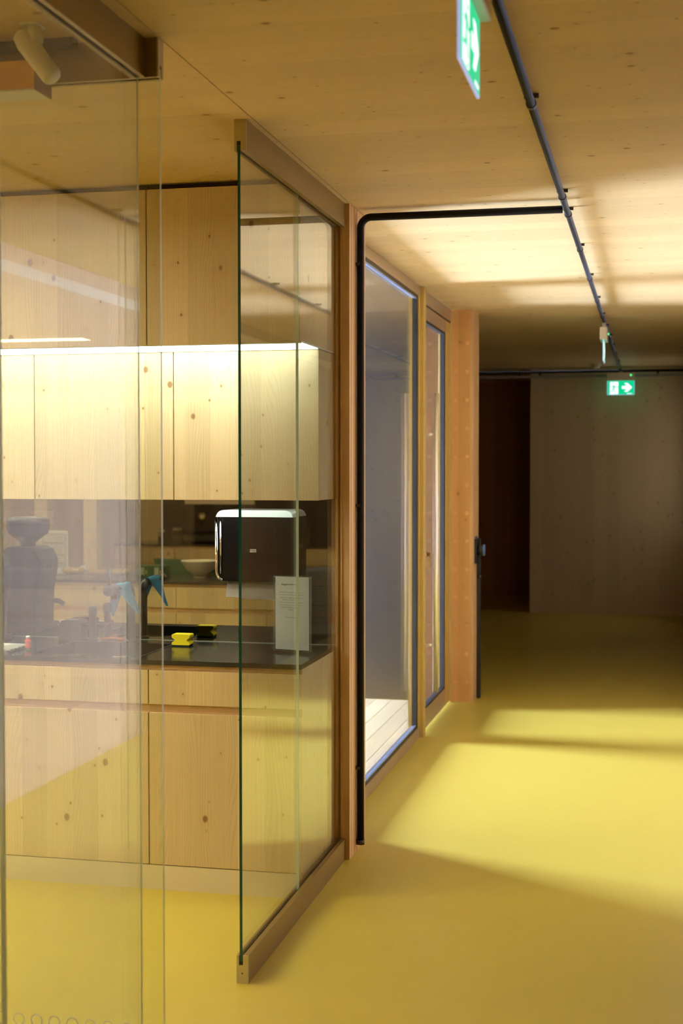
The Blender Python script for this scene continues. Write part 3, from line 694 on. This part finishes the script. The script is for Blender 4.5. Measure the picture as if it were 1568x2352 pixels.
sh = poster(st, 2 * HW - 0.016, HH - 0.016, 0.0006, 1, RB)
# little figure in an orange jumper
zz = 0.012
prism('poster_figure', [(0.030, zz + 0.042), (0.055, zz + 0.042), (0.058, zz + 0.066), (0.050, zz + 0.074), (0.030, zz + 0.074), (0.018, zz + 0.062), (0.012, zz + 0.046), (0.022, zz + 0.046), (0.028, zz + 0.056)], 'Y', 0.0012, 0.0015, 'orange_ink', sh)
prism('poster_figure', [(0.041, zz + 0.074), (0.053, zz + 0.078), (0.055, zz + 0.092), (0.042, zz + 0.094)], 'Y', 0.0012, 0.0015, 'skin_ink', sh)
prism('poster_figure', [(0.034, zz + 0.074), (0.042, zz + 0.078), (0.043, zz + 0.092), (0.053, zz + 0.093), (0.050, zz + 0.100), (0.040, zz + 0.099), (0.034, zz + 0.088)], 'Y', 0.0015, 0.0018, 'hair_ink', sh)
WL[st] = Vector((-1.385, 5.285, ZW))

# coffee grinder
gr = thing('coffee_grinder', (-2.74, 5.31, ZW), 'dark coffee grinder with a funnel-shaped hopper, mirrored at the left edge', 'coffee grinder')
gx, gy = -2.74, 5.31
box('base_plate', gx - 0.095, gx + 0.085, gy - 0.13, gy + 0.13, ZW, ZW + 0.03, 'black_matt', gr, 0.008, 2)
prism('body', [(gx - 0.095, ZW + 0.03), (gx + 0.070, ZW + 0.03), (gx + 0.075, ZW + 0.18), (gx + 0.092, ZW + 0.27), (gx + 0.094, ZW + 0.32), (gx + 0.070, ZW + 0.365), (gx + 0.04, ZW + 0.378),
               (gx - 0.06, ZW + 0.378), (gx - 0.095, ZW + 0.35)], 'Y', gy - 0.09, gy + 0.10, 'black_matt', gr)
lathe('neck', [(0.034, ZW + 0.378), (0.034, ZW + 0.392), (0.030, ZW + 0.396)], gx - 0.01, gy, 'black_plastic', gr)
lathe('hopper', [(0.036, ZW + 0.394), (0.040, ZW + 0.40), (0.088, ZW + 0.435), (0.096, ZW + 0.455), (0.098, ZW + 0.490), (0.094, ZW + 0.502), (0.060, ZW + 0.512), (0.010, ZW + 0.514)], gx - 0.01, gy, 'black_plastic', gr, 32)
tube('portafilter_fork', [(gx + 0.045, gy - 0.05, ZW + 0.13), (gx + 0.10, gy - 0.08, ZW + 0.125), (gx + 0.115, gy - 0.10, ZW + 0.11)], 0.012, 'black_matt', gr, 10)
box('dose_window', gx - 0.05, gx - 0.01, gy - 0.0915, gy - 0.0901, ZW + 0.29, ZW + 0.325, 'black_plastic', gr)
# tamper next to the faucet
lathe('tamper', [(0.020, ZW), (0.021, ZW + 0.012), (0.014, ZW + 0.02), (0.0145, ZW + 0.095), (0.0165, ZW + 0.108), (0.020, ZW + 0.122), (0.0205, ZW + 0.134), (0.016, ZW + 0.143), (0.006, ZW + 0.147)], -2.305, 5.47, 'black_matt')
setp(bpy.data.objects['tamper'], 'slim black tamper with a bulbous head standing left of the faucet', 'tamper')
kb = thing('knock_box', (-2.40, 5.49, ZW), 'low black knock box beside the tamper', 'knock box')
prism('tub', [(-2.455, ZW), (-2.355, ZW), (-2.350, ZW + 0.075), (-2.368, ZW + 0.088), (-2.440, ZW + 0.084), (-2.458, ZW + 0.06)], 'Y', 5.455, 5.530, 'black_matt', kb)
tube('handle_bar', [(-2.352, 5.49, ZW + 0.062), (-2.300, 5.50, ZW + 0.060), (-2.262, 5.515, ZW + 0.070)], 0.006, 'black_matt', kb, 8)
br = thing('coffee_brush', (-2.455, 5.13, ZW), 'small brush with a bright red bulb handle on the drainer', 'brush')
lathe('handle', [(0.004, ZW + 0.006), (0.012, ZW + 0.010), (0.0125, ZW + 0.020), (0.009, ZW + 0.026), (0.0125, ZW + 0.034), (0.014, ZW + 0.040), (0.006, ZW + 0.046)], -2.440, 5.13, 'red_plastic', br, 16)
lathe('ferrule', [(0.009, ZW + 0.046), (0.010, ZW + 0.055), (0.008, ZW + 0.058)], -2.440, 5.13, 'steel', br, 14)
lathe('bristles', [(0.004, ZW), (0.008, ZW + 0.006)], -2.440, 5.13, 'bread', br, 10)
dn = thing('drainer_rack', (-2.56, 5.11, ZW), 'low dark wire drainer beside the sink at the left edge', 'drainer')
for k in range(6):
    tube('wire', [(-2.72, 5.03 + 0.035 * k, ZW + 0.012), (-2.47, 5.03 + 0.035 * k, ZW + 0.012)], 0.003, 'steel', dn, 8)
for xx in (-2.715, -2.475):
    tube('wire', [(xx, 5.02, ZW + 0.006), (xx, 5.215, ZW + 0.006)], 0.006, 'black_matt', dn, 8)
og = thing('orange_spatula', (-2.22, 5.50, ZW), 'thin orange spatula lying behind the sink', 'spatula')
tube('handle', [(-2.285, 5.505, ZW + 0.006), (-2.215, 5.515, ZW + 0.009)], 0.005, 'orange_plastic', og, 8)
prism('blade', [(-2.215, 5.508), (-2.180, 5.502), (-2.178, 5.522), (-2.215, 5.520)], 'Z', ZW + 0.004, ZW + 0.008, 'orange_plastic', og)

# ------------------------------------------------------------------ island seen in the mirror
YI = 2.70
for i in range(5):
    base_unit(i if i else 0, -1.77 - 0.6 * i, YI, -1, ['island cabinet nearest the corridor', 'island cabinet mirrored below the bowl', 'island cabinet mirrored below the green boxes',
              'island cabinet mirrored below the bread packs', 'island cabinet mirrored behind the coffee grinder'][i] + ', seen in the splashback', 'island cabinets seen in the mirror')
iw = setp(box('island_worktop', -4.78, -1.765, 2.09, YI + 0.004, 0.864, ZW, 'worktop_black'), 'black island worktop with food on it, seen in the mirror', 'worktop')
setp(box('island_back_panel', -4.77, -1.77, 2.095, 2.118, 0.0, 0.863, 'front_wood'), 'knotty wood back panel of the island', 'panel')
bw = thing('bowl', (-2.93, 2.33, ZW), 'wide cream clay bowl mirrored left of the dispenser', 'bowl')
lathe('vessel', [(0.045, ZW + 0.008), (0.05, ZW + 0.014), (0.09, ZW + 0.045), (0.128, ZW + 0.108), (0.130, ZW + 0.112), (0.124, ZW + 0.110), (0.086, ZW + 0.05), (0.03, ZW + 0.022)], -2.93, 2.33, 'bowl_clay', bw, 32)
lathe('foot_ring', [(0.044, ZW), (0.044, ZW + 0.0079)], -2.93, 2.33, 'bowl_clay', bw, 24)
def carton(x0, x1, y0, y1, h_, label, lx):
    t = thing('carton', ((x0 + x1) / 2, (y0 + y1) / 2, ZW), label, 'carton', 'green cartons on the island')
    b = box('box', x0, x1, y0, y1, ZW, ZW + h_, 'box_green', t, 0.001)
    box('label_panel', lx[0], lx[1], y1, y1 + 0.0006, ZW + 0.015, ZW + h_ - 0.012, 'box_label', b)
    box('printed_mark', lx[1] + 0.01, lx[1] + 0.02, y1, y1 + 0.0006, ZW + 0.02, ZW + h_ - 0.03, 'box_yellow', b)
carton(-3.36, -3.245, 2.30, 2.40, 0.075, 'green carton with a pale label, mirrored right of the bread packs', (-3.355, -3.30))
carton(-3.235, -3.15, 2.30, 2.42, 0.078, 'green carton nearest the bowl in the mirror', (-3.22, -3.19))
bgm = thing('dark_tray', (-3.06, 2.20, ZW), 'dark green tray leaning behind the bowl in the mirror', 'tray')
prism('tray_wall', [(-3.27, ZW + 0.001), (-2.78, ZW + 0.001), (-2.74, ZW + 0.10), (-3.31, ZW + 0.11)], 'Y', 2.16, 2.20, 'box_green', bgm)
def pack(cx_, cy_, sx, sy, h_, label, seed):
    t = thing('bread_pack', (cx_, cy_, ZW), label, 'food pack', 'bread packs on the island')
    rr = random.Random(seed)
    bm = bmesh.new(); bmesh.ops.create_icosphere(bm, subdivisions=3, radius=1)
    for v in bm.verts:
        k = 1 + rr.uniform(-0.06, 0.06)
        v.co = Vector((cx_ + sx * v.co.x * k, cy_ + sy * v.co.y * k, ZW + 0.004 + h_ * 0.5 * (1 + v.co.z * k * 0.9)))
    obj('film', bm, 'plastic_film', t)
    for q in range(3):
        bm = bmesh.new(); bmesh.ops.create_icosphere(bm, subdivisions=2, radius=1)
        for v in bm.verts: v.co = Vector((cx_ - sx * 0.5 + q * sx * 0.5 + 0.3 * sx * v.co.x, cy_ + 0.7 * sy * v.co.y, ZW + 0.006 + h_ * 0.42 * (1 + v.co.z)))
        obj('bread_roll', bm, 'bread', t, True)
pack(-3.80, 2.40, 0.085, 0.07, 0.065, 'clear pack of yellow rolls beside the mirrored poster', 1)
pack(-3.62, 2.42, 0.075, 0.07, 0.055, 'clear pack of rolls in the middle of the mirrored food', 2)
pack(-3.46, 2.40, 0.075, 0.07, 0.06, 'clear pack of rolls next to the green cartons in the mirror', 3)
cb = bmesh.new(); bmesh.ops.create_icosphere(cb, subdivisions=2, radius=0.03)
for v in cb.verts: v.co = v.co * random.uniform(0.75, 1.15) + Vector((-3.80, 2.25, ZW + 0.03))
setp(obj('crumpled_napkin', cb, 'paper_towel'), 'crumpled white napkin behind the rolls in the mirror', 'napkin')
ip = thing('poster_stand', (-3.98, 2.32, ZW), 'poster with three text panels standing on the island, mirrored at the left', 'poster')
pane('sheet', -4.085, -3.875, 2.315, 2.318, ZW + 0.004, ZW + 0.305, 'acrylic', 'glass_edge_pale', ip)
box('foot', -4.085, -3.875, 2.28, 2.36, ZW, ZW + 0.004, 'acrylic', ip)
poster(ip, 0.205, 0.295, 2.3185, 1, RB, Vector((-3.98, 0, ZW)), 0.006)
for px_, nm in ((-4.66, 'pale wood post mirrored beside the poster'), (-4.25, 'pale wood post mirrored between poster and cartons')):
    t = thing('wood_post', (px_, 1.0, 0), nm, 'post', 'posts mirrored in the splashback')
    box('shaft', px_ - 0.055, px_ + 0.055, 0.95, 1.06, 0, ZC, 'front_wood', t, 0.003)
    box('base_shoe', px_ - 0.06, px_ + 0.06, 0.945, 1.065, 0.0, 0.02, 'frame_metal', t)
# further counter with a coffee machine
for i in range(4):
    base_unit(i, -2.6 - 0.6 * i, -1.3, -1, ['far counter cabinet nearest the corridor, in the depth of the mirror', 'far counter cabinet under the coffee machine in the mirror', 'far counter cabinet under the jars in the mirror', 'far counter cabinet at the left in the depth of the mirror'][i], 'far counter cabinets seen in the mirror')
setp(box('far_worktop', -5.0, -2.595, -1.91, -1.296, 0.864, ZW, 'worktop_black'), 'black worktop of the far counter in the depth of the mirror', 'worktop')
setp(box('darkening_panel', -4.74, -2.6, -1.955, -1.915, 0.0, 2.3, 'black_plastic'), 'added black panel behind the coffee machine, darkening the depth of the mirror', 'panel')  # added sheet hiding the lit rear wall so the mirrored depth stays dark
cm = thing('coffee_machine', (-4.0, -1.6, ZW), 'big black coffee machine in the depth of the mirror', 'coffee machine')
box('body', -4.35, -3.62, -1.85, -1.42, ZW + 0.10, ZW + 0.48, 'black_plastic', cm, 0.03, 3)
box('drip_tray', -4.33, -3.64, -1.80, -1.36, ZW + 0.02, ZW + 0.09, 'black_matt', cm, 0.01)
for xx in (-4.3, -3.68):
    for yy in (-1.78, -1.42):
        lathe('foot', [(0.02, ZW), (0.025, ZW + 0.02)], xx, yy, 'black_matt', cm, 12)
box('back_column', -4.30, -3.66, -1.85, -1.70, ZW + 0.09, ZW + 0.10, 'black_matt', cm)
for xx in (-4.15, -3.85):
    g_ = lathe('group_head', [(0.035, ZW + 0.23), (0.04, ZW + 0.27), (0.03, ZW + 0.30)], xx, -1.39, 'chrome', cm, 16)
box('steam_panel', -4.33, -3.64, -1.42, -1.405, ZW + 0.38, ZW + 0.46, 'steel', cm)
for k, (jx, jy, jh, jr) in enumerate(((-4.58, -1.45, 0.13, 0.036), (-4.42, -1.44, 0.15, 0.05))):
    t = thing('jar', (jx, jy, ZW), ['narrow glass jar of coffee in the depth of the mirror', 'wide glass jar of coffee beside the coffee machine in the mirror'][k], 'jar', 'jars on the far counter')
    lathe('vessel', [(jr, ZW), (jr, ZW + jh * 0.75), (jr * 0.8, ZW + jh * 0.85)], jx, jy, 'jar_glass', t, 20)
    lathe('filling', [(jr * 0.92, ZW + 0.004), (jr * 0.92, ZW + jh * 0.5)], jx, jy, 'coffee', t, 16)
    lathe('lid', [(jr * 0.82, ZW + jh * 0.85), (jr * 0.85, ZW + jh * 0.87), (jr * 0.8, ZW + jh)], jx, jy, 'steel', t, 20)

# ------------------------------------------------------------------ conduits
XC, ZT = -0.345, 2.655
mc = thing('ceiling_conduit', (XC, 8, ZT), 'long straight black conduit fixed under the ceiling along the corridor', 'conduit')
tube('pipe', [(XC, -1.0, ZT), (XC, 15.16, ZT)], 0.0125, 'black_conduit', mc, 14)
bm = bmesh.new()
tubem(bm, [(0, -0.012, 0), (0, 0.012, 0)], 0.0155, 12)
bxm(bm, -0.021, 0.021, -0.005, 0.005, 0.017, 0.0289)
cm_ = bpy.data.meshes.new('clip'); bm.to_mesh(cm_); bm.free(); cm_.materials.append(MATS['conduit_clip'])
for yy in (1.2, 2.75, 4.02, 5.42, 5.80, 6.75, 7.8, 8.85, 9.8, 10.6, 11.4, 12.3, 13.2, 14.2):
    o = bpy.data.objects.new('clip', cm_); COL.objects.link(o); o.parent = mc; o.location = Vector((XC, yy, ZT)) - WL[mc]
vc = thing('wall_conduit', (-1.187, 5.66, 0.03), 'black conduit rising up the wall end and bending across the ceiling', 'conduit')
yv = 5.655; zt = 2.650; xv = -1.187; rb = 0.045
pts = [(xv, yv, 0.03), (xv, yv, zt - rb)] + [(xv + rb * (1 - math.cos(a)), yv, zt - rb + rb * math.sin(a)) for a in [PI / 2 * k / 8 for k in range(1, 8)]] + [(xv + rb, yv, zt), (XC - 0.014, yv, zt)]
tube('pipe', pts, 0.0155, 'black_conduit', vc, 16)
for zz in (0.35, 1.45, 2.45):
    box('clip', xv - 0.0175, xv + 0.0005, yv - 0.020, yv + 0.020, zz, zz + 0.012, 'conduit_clip', vc)
lathe('end_collar', [(0.0175, 0.0305), (0.0175, 0.05)], xv, yv, 'conduit_clip', vc, 14)
fcn = thing('far_conduit', (-0.7, 15.2, 2.64), 'black conduit crossing under the ceiling at the far end', 'conduit')
tube('pipe', [(-4.0, 15.18, 2.638), (XR - 0.03, 15.18, 2.638)], 0.014, 'black_conduit', fcn, 12)
for xx in (-3.0, -1.42, -1.2, 0.05, 0.35):
    box('hanger', xx - 0.012, xx + 0.012, 15.165, 15.235, 2.6065, 2.632, 'black_conduit', fcn)
# ------------------------------------------------------------------ exit signs
def exit_sign(loc, rz, label, stem_top):
    t = thing('exit_sign', loc, label, 'exit sign', 'lit green exit signs')
    t.rotation_euler = (0, 0, rz)
    WL[t] = Vector((0, 0, 0))
    h = box('housing', -0.145, 0.145, -0.026, 0.026, 0.147, 0.234, 'white_plastic', t, 0.003)
    lathe('status_light', [(0.003, 0.199), (0.0055, 0.202), (0.0055, 0.208), (0.003, 0.211)], 0.105, -0.027, 'green_led', h, 12)
    box('mount', -0.02, 0.02, -0.012, 0.012, 0.234, stem_top, 'white_plastic', t)
    p_ = box('plate', -0.14, 0.14, -0.003, 0.003, 0.0, 0.1469, 'sign_green', t)
    box('plate_edge', -0.141, 0.141, -0.0028, 0.0028, -0.004, 0.0, 'sign_edge', p_)
    box('plate_edge', -0.144, -0.140, -0.0028, 0.0028, 0.0, 0.1469, 'sign_edge', p_)
    box('plate_edge', 0.140, 0.144, -0.0028, 0.0028, 0.0, 0.1469, 'sign_edge', p_)
    for s_ in (-1,):
        y0, y1 = -0.0042, -0.0031
        # white doorway, arrow
        prism('doorway', [(-0.115, 0.004), (-0.032, 0.004), (-0.027, 0.010), (-0.027, 0.134), (-0.112, 0.134)], 'Y', y0, y1, 'sign_white', p_)
        prism('arrow', [(0.012, 0.061), (0.062, 0.061), (0.036, 0.030), (0.070, 0.030), (0.118, 0.076), (0.070, 0.122), (0.036, 0.122), (0.062, 0.091), (0.012, 0.091)], 'Y', y0, y1, 'sign_white', p_)
        box('printed_line', 0.066, 0.115, y0, y1, 0.006, 0.013, 'sign_white', p_)
        y0, y1 = -0.0052, -0.0043
        man = [(-0.060, 0.112, 0.0065)]
        a = [(-0.0605 + 0.0065 * math.cos(k * PI / 6), 0.112 + 0.0065 * math.sin(k * PI / 6)) for k in range(12)]
        prism('runner', a, 'Y', y0, y1, 'sign_green', p_)
        prism('runner', [(-0.102, 0.078), (-0.092, 0.096), (-0.064, 0.097), (-0.048, 0.080), (-0.028, 0.080), (-0.028, 0.073), (-0.051, 0.073), (-0.062, 0.083), (-0.070, 0.063), (-0.046, 0.022), (-0.054, 0.019),
                         (-0.076, 0.058), (-0.082, 0.036), (-0.118, 0.034), (-0.118, 0.041), (-0.087, 0.043), (-0.080, 0.085), (-0.088, 0.089), (-0.097, 0.076)], 'Y', y0, y1, 'sign_green', p_)
        prism('runner', [(-0.062, 0.004), (-0.052, 0.004), (-0.051, 0.013), (-0.055, 0.012)], 'Y', y0, y1, 'sign_green', p_)
    WL[t] = Vector(loc)
exit_sign((-0.345, 2.645, 2.358), PI / 2, 'near exit sign seen almost edge-on at the top of the picture', ZC - 2.358)
exit_sign((-0.345, 10.12, 2.368), PI / 2, 'small exit sign seen edge-on with a white housing, hanging from the conduit', 0.274)
exit_sign((-0.335, 15.10, 2.382), 0.0, 'exit sign facing the viewer with runner and arrow at the corridor end', 0.245)
sd = thing('smoke_detector', (-0.58, 14.7, 2.64), 'small white smoke detector on the ceiling near the far wall', 'smoke detector')
lathe('base', [(0.055, ZC - 0.012), (0.055, ZC)], -0.58, 14.7, 'white_plastic', sd, 24)
lathe('head', [(0.02, ZC - 0.045), (0.04, ZC - 0.04), (0.048, ZC - 0.0121)], -0.58, 14.7, 'white_plastic', sd, 24)
# lock fitting on the partition end
lkf = thing('door_catch', (-1.17, 9.55, 0.95), 'black magnetic door catch on the end of the partition wall', 'door catch')
box('plate', -1.1899, -1.176, 9.47, 9.60, 0.950, 1.118, 'black_plastic', lkf, 0.002)
tube('stem', [(-1.1759, 9.54, 1.04), (-1.138, 9.54, 1.04)], 0.034, 'black_plastic', lkf, 20)
tube('magnet_head', [(-1.1379, 9.54, 1.04), (-1.124, 9.54, 1.04)], [0.042, 0.040], 'handle_blue', lkf, 24)
box('upper_cover', -1.1898, -1.180, 9.475, 9.56, 1.1181, 1.136, 'handle_blue', lkf)
ck = thing('cable_duct', (-1.18, 9.62, 0.0), 'thin black cable duct running down the end of the partition wall', 'cable duct')
box('duct', -1.1899, -1.166, 9.606, 9.66, 0.0, 1.118, 'black_matt', ck, 0.002)
lathe('collar', [(0.014, 0.845), (0.015, 0.848), (0.015, 0.86), (0.014, 0.863)], -1.170, 9.605, 'black_plastic', ck, 12)

# ------------------------------------------------------------------ lamps
spx = thing('spotlight', (-1.465, 3.13, 2.6), 'white cylindrical ceiling spotlight tilted down behind the nearest pane', 'spotlight')
prism('mount_plate', rrect(-1.492, -1.438, 3.105, 3.155, 0.012), 'Z', ZC - 0.006, ZC, 'lamp_white', spx)
tube('swivel', [(-1.462, 3.13, ZC - 0.0061), (-1.455, 3.128, 2.655), (-1.452, 3.126, 2.640)], 0.017, 'lamp_white', spx, 16)
tube('barrel', [(-1.497, 3.136, 2.668), (-1.493, 3.135, 2.660), (-1.480, 3.132, 2.640), (-1.408, 3.112, 2.553), (-1.404, 3.111, 2.548)], [0.015, 0.024, 0.027, 0.0245, 0.021], 'lamp_white', spx, 24)
def linear_lamp(x0, x1, y0, y1, z0, z1, label, lit):
    t = thing('linear_lamp', ((x0 + x1) / 2, (y0 + y1) / 2, z0), label, 'lamp', 'linear ceiling lamps')
    box('housing', x0, x1, y0, y1, z0 + 0.004, z1, 'lamp_face', t)
    box('end_plate', x1, x1 + 0.003, y0, y1, z0, z1, 'lamp_end', t)
    box('diffuser', x0 + 0.001, x1 - 0.001, y0 + 0.001, y1 - 0.001, z0, z0 + 0.0039, {0: 'diffuser_off', 1: 'diffuser_on', 2: 'diffuser_fill'}[int(lit)], t)
    for xx in (x0 + 0.15 * (x1 - x0), x1 - 0.15 * (x1 - x0)):
        tube('hanger_rod', [(xx, (y0 + y1) / 2, z1), (xx, (y0 + y1) / 2, ZC)], 0.004, 'steel', t, 8)
linear_lamp(-2.55, -1.487, 3.185, 3.280, 2.545, 2.618, 'switched-off linear ceiling lamp with an orange side at the upper left', False)
linear_lamp(-4.78, -4.05, -3.0, -2.85, 2.55, 2.62, 'lit linear ceiling lamp mirrored faintly in the glass at the left', True)
linear_lamp(-3.2, -1.6, -3.0, -2.85, 2.55, 2.62, 'lit linear ceiling lamp at the middle of the room behind the viewer', True)
linear_lamp(-0.9, -0.2, -3.0, -2.85, 2.55, 2.62, 'lit linear ceiling lamp nearest the corridor wall behind the viewer', True)
linear_lamp(-2.2, -1.35, 0.0, 0.15, 2.55, 2.62, 'lit linear ceiling lamp over the room just behind the viewer', True)
linear_lamp(-4.8, -2.7, 4.02, 4.17, 2.55, 2.62, 'added fill lamp over the kitchen aisle, unseen beyond the left edge', 2)  # added out of view to brighten the cabinet fronts and kitchen floor
linear_lamp(-4.8, -2.75, 2.35, 2.5, 2.55, 2.62, 'added fill lamp above the island, unseen beyond the left edge', 2)  # added out of view to light the cabinet fronts head-on
tk = thing('lamp_track', (-2.0, 3.25, 2.66), 'black track under the ceiling behind the spotlight', 'track')
box('track', -2.6, -1.416, 3.238, 3.268, ZC - 0.022, ZC, 'black_matt', tk)
box('track_end', -1.416, -1.408, 3.236, 3.270, ZC - 0.023, ZC, 'black_plastic', tk)
